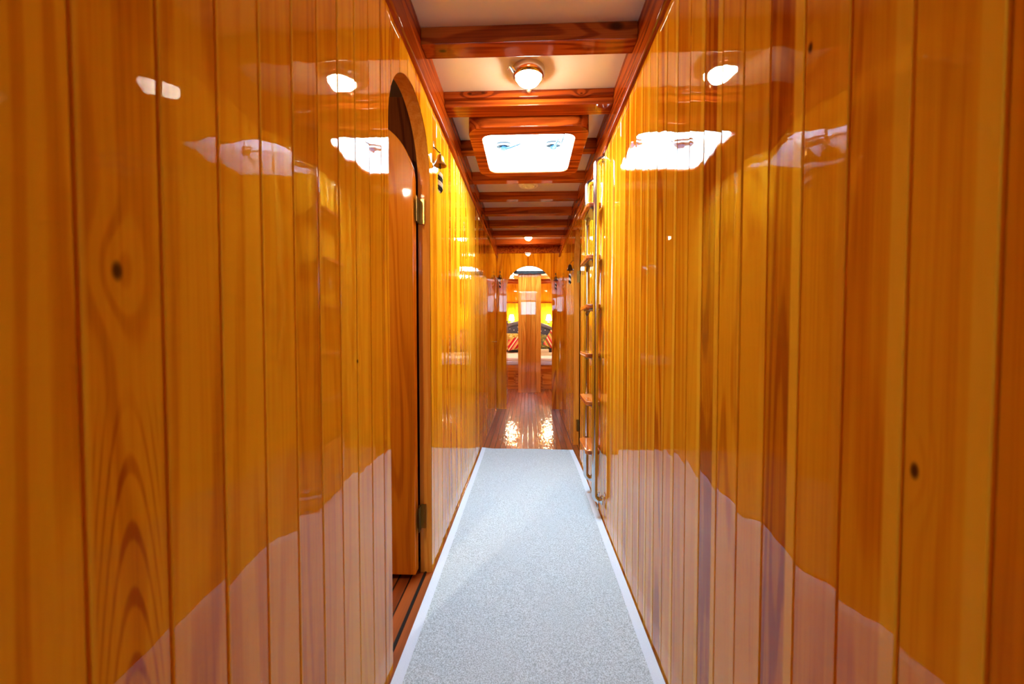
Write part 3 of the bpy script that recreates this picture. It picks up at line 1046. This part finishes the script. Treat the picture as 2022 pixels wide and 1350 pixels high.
# boxed mast post
px0, px1, py0, py1 = -0.177, 0.222, 7.0, 7.32
mb = MB()
mb.box(px0, px1, py0 + 0.004, py1, 0, CZ)
n = 5
xs = [px0, -0.115, -0.035, 0.048, 0.130, px1]
for i in range(n):
    mb.box(xs[i] + 0.003, xs[i + 1] - 0.003, py0 - 0.008, py0 + 0.006, 0.0, CZ - 0.002, 0.13 + 0.17 * i)
po = mb.build('wooden_post', M['post'], origin=((px0 + px1) / 2, 7.16, 0), bevel=0.002)
tag(po, 'square varnished wooden mast casing standing in front of the bed', 'post')

# bed
bx0, bx1, by0, by1 = -0.98, 1.02, 7.44, 9.50
bed = thing('bed', 'double bed with dark buttoned headboard and panelled wooden base beyond the arch', 'bed', ((bx0 + bx1) / 2, (by0 + by1) / 2, 0))
mb = MB()
mb.box(bx0, bx1, by0 + 0.012, by1, 0.0, 0.44)
mb.box(bx0, bx1, by0, by0 + 0.02, 0.33, 0.44)
mb.box(bx0, bx1, by0, by0 + 0.02, 0.0, 0.06)
for (a, b) in ((bx0, -0.70), (-0.226, -0.16), (0.19, 0.254), (0.74, bx1)):
    mb.box(a, b, by0, by0 + 0.02, 0.055, 0.335)
mb.build('bed_base', M['bedwood'], bed)
for (a, b) in ((-0.69, -0.236), (-0.15, 0.18), (0.264, 0.73)):
    mb = MB()
    mb.box(a, b, by0 + 0.004, by0 + 0.016, 0.066, 0.324)
    mb.ring([(a, 0.066), (b, 0.066), (b, 0.324), (a, 0.324)], [(a + 0.03, 0.096), (b - 0.03, 0.096), (b - 0.03, 0.294), (a + 0.03, 0.294)],
            lambda u, v, d: (u, d, v), by0 - 0.004, by0 + 0.012)
    mb.build('drawer_front', M['bedwood'], bed, bevel=0.003)
MB().box(bx0 + 0.02, bx1 - 0.02, by0 - 0.006, by1 - 0.14, 0.44, 0.515).build('mattress', M['lilac'], bed, bevel=0.02, segs=3)
MB().box(bx0 + 0.025, bx1 - 0.025, by0 + 0.004, by1 - 0.145, 0.505, 0.580).build('duvet', M['sheet'], bed, bevel=0.028, segs=4)


def hz(x):
    return 1.30 - 0.42 * (x + 0.06) ** 2


hp = [(bx0, 0.44)] + [(bx0 + (bx1 - bx0) * k / 30, hz(bx0 + (bx1 - bx0) * k / 30)) for k in range(31)] + [(bx1, 0.44)]
hb = MB().prism(hp, lambda u, v, d: (u, d, v), by1 - 0.12, by1 - 0.02).build('headboard', M['navy'], bed, bevel=0.02, segs=3)
mb = MB()
mb.tube([(u, by1 - 0.10, v - 0.035) for u, v in hp[1:-1]], 0.052, seg=12)
mb.build('padded_edge', M['navy2'], hb)
for i, x in enumerate([-0.43, -0.335, -0.24, 0.30, 0.395, 0.49, 0.58]):
    for k in range(3):
        z = hz(x) - 0.12 - 0.115 * k - (0.055 if i % 2 else 0)
        MB().lathe([(0.012, 0), (0.010, -0.006), (0.003, -0.009)], x, z, seg=10, axis='Y', base=by1 - 0.121).build('button', M['white'], hb)


def pillow(name, label, cat, mat, c, w, h, t, tilt, roll, group=None):
    mb = MB()
    n = 12
    for sgn in (1, -1):
        g = []
        for i in range(n + 1):
            row = []
            for j in range(n + 1):
                a, b = i / n * 2 - 1, j / n * 2 - 1
                k = (max(0, 1 - a ** 4) * max(0, 1 - b ** 4)) ** 0.55
                pinch = 1 - 0.07 * (1 - abs(a * b))
                row.append(mb.v((a * w / 2 * (1 - 0.08 * b * b * (1 - abs(a))), sgn * k * t / 2, b * h / 2 * (1 - 0.08 * a * a * (1 - abs(b))))))
            g.append(row)
        for i in range(n):
            for j in range(n):
                mb.f([g[i][j], g[i + 1][j], g[i + 1][j + 1], g[i][j + 1]])
    R = Matrix.Rotation(tilt, 4, 'X') @ Matrix.Rotation(roll, 4, 'Y')
    bmesh.ops.transform(mb.bm, matrix=Matrix.Translation(c) @ R, verts=mb.bm.verts)
    o = mb.build(name, mat, origin=c)
    return tag(o, label, cat, group)


TI = -0.35
pillow('cushion', 'mustard patterned cushion leaning on the headboard left of the post', 'cushion', M['yelcloth'], (-0.32, 9.17, 0.83), 0.42, 0.40, 0.16, TI, 0.0)
pillow('cushion', 'red striped cushion lying low on the bed left of the post', 'cushion', M['redstripe'], (-0.40, 8.92, 0.765), 0.46, 0.26, 0.15, TI * 1.3, -0.35)
pillow('cushion', 'olive patterned cushion just right of the post', 'cushion', M['grncloth'], (0.33, 9.17, 0.82), 0.34, 0.36, 0.16, TI, 0.2)
pillow('cushion', 'red and cream striped cushion at the right edge of the arch', 'cushion', M['redstripe2'], (0.60, 8.93, 0.85), 0.42, 0.38, 0.15, TI, 0.5)
for (xa, xb, ya2, yb2, za, zb2, lab) in ((0.25, 0.70, 8.05, 8.32, 0.580, 0.628, 'flat folded cream towel on the bed under the rolled towel'),
                                        (0.22, 0.42, 8.10, 8.28, 0.6285, 0.705, 'smaller cream towel stacked on top right of the post')):
    mb = MB()
    k = 3
    for q in range(k):
        mb.box(xa, xb, ya2 + 0.004 * q, yb2 - 0.003 * q, za + (zb2 - za) * q / k, za + (zb2 - za) * (q + 0.97) / k)
    tag(mb.build('folded_towel', M['towel'], bevel=0.008, segs=3, origin=((xa + xb) / 2, (ya2 + yb2) / 2, za)), lab, 'towel', 'folded towels on the bed')


def sconce(x, label):
    y, z = CY1 - 0.12, 1.33
    t = thing('wall_lamp', label, 'lamp', (x, CY1, z), 'shaded lamps above the headboard')
    mb = MB()
    mb.lathe([(0.035, 0), (0.030, -0.012), (0.010, -0.016)], x, z - 0.05, axis='Y', base=CY1, seg=18)
    mb.tube([(x, CY1 - 0.01, z - 0.05), (x, CY1 - 0.07, z - 0.075), (x, y, z - 0.055), (x, y, z + 0.01)], 0.008, seg=10)
    for s in (-1, 1):
        mb.tube([(x, y, z - 0.05), (x + s * 0.03, y, z - 0.055), (x + s * 0.045, y, z - 0.03), (x + s * 0.032, y, z - 0.012)], 0.006, seg=8)
    mb.build('lamp_arm', M['brass'], t)
    MB().ring([(0, 0)], [(0, 0)], flat, 0, 0) if False else None
    mb = MB()
    mb.lathe([(0.066, 0.0), (0.062, 0.03), (0.040, 0.135), (0.036, 0.135), (0.058, 0.028)], x, y, base=z, seg=24)
    mb.build('lamp_shade', M['shadeglow'], t)


sconce(-0.405, 'glowing shaded wall lamp left of the post')
sconce(0.500, 'glowing shaded wall lamp right of the post')

# cabin ceiling light hidden from the corridor by the arch
t = thing('cabin_lamp', 'round glowing lamp on the cabin ceiling', 'lamp', (-0.36, 8.33, CZ))
MB().lathe([(0.07, 0), (0.07, -0.012), (0.055, -0.02)], -0.36, 8.33, base=CZ).build('lamp_base', M['chrome'], t)
MB().lathe([(0.052, -0.02), (0.045, -0.04), (0.02, -0.052), (0.002, -0.054)], -0.36, 8.33, base=CZ).build('lamp_glass', M['cabinglow'], t)
dup(t, (0.50, 8.33, CZ), 'round glowing cabin ceiling lamp right of the post')
dup(t, (-0.80, 6.35, CZ), 'added unseen fill lamp left of the skylight behind the bulkhead')  # added out of view to brighten the post and bed front
dup(t, (0.85, 6.35, CZ), 'added unseen fill lamp right of the skylight behind the bulkhead')  # its added twin, unseen fill from the right side
t['label'] = 'round glowing cabin ceiling lamp left of the post'
t['group'] = 'round lamps on the cabin ceiling'
# lamp high in the corner of the side cabin
lx2, ly2, lz2 = -0.965, 0.22, rz
t2 = thing('side_cabin_lamp', 'small round lamp glowing high in the dim side cabin behind the open door', 'lamp', (lx2, ly2, lz2))
MB().lathe([(0.040, 0), (0.040, -0.016), (0.028, -0.036)], lx2, ly2, base=lz2).build('lamp_base', M['chrome'], t2)
MB().lathe([(0.024, -0.034), (0.023, -0.052), (0.014, -0.066), (0.002, -0.070)], lx2, ly2, base=lz2).build('lamp_glass', M['sideglow'], t2)
for o in bpy.data.objects:
    if o.name.startswith('cabin_lamp'):
        o['group'] = 'round lamps on the cabin ceiling'

# ------------------------------------------------------------------ daylight
W = bpy.data.worlds.new('sky')
SC.world = W
W.use_nodes = True
bg = W.node_tree.nodes['Background']
bg.inputs[0].default_value = (0.68, 0.92, 1.0, 1)
bg.inputs[1].default_value = 19.0


def portal(loc, rot, sx, sy):
    l = bpy.data.lights.new('daylight_portal', 'AREA')
    l.shape = 'RECTANGLE'
    l.size, l.size_y = sx, sy
    l.cycles.is_portal = True
    o = bpy.data.objects.new('daylight_portal', l)
    o.location = loc
    o.rotation_euler = rot
    COL.objects.link(o)


portal((0, 2.5, 2.362), (0, 0, 0), 0.56, 0.56)
portal((0.03, 6.59, CZ + 0.07), (0, 0, 0), 0.48, 0.70)
portal((0, YB - 0.03, 1.985), (PI / 2, 0, 0), 0.62, 0.53)

# ------------------------------------------------------------------ camera
cam = bpy.data.cameras.new('camera')
co = bpy.data.objects.new('camera', cam)
COL.objects.link(co)
co.location = (0, 0, 1.10)
F = 790.0
cam.sensor_width = 36.0
cam.lens = 36.0 * F / 2022.0
co.rotation_euler = (PI / 2 - math.atan(24 / F), 0, math.atan(32 / F))
cam.clip_start = 0.02
cam.dof.use_dof = True
cam.dof.focus_distance = 3.0
cam.dof.aperture_fstop = 3.5
SC.camera = co

SC.view_settings.view_transform = 'Standard'
SC.view_settings.look = 'None'
SC.view_settings.gamma = 1.0
SC.view_settings.use_curve_mapping = False
SC.view_settings.exposure = 2.28
SC.cycles.max_bounces = 10
SC.cycles.diffuse_bounces = 6
SC.cycles.glossy_bounces = 6
SC.cycles.transparent_max_bounces = 8
SC.cycles.caustics_reflective = False
SC.cycles.caustics_refractive = False
SC.cycles.sample_clamp_indirect = 8.0
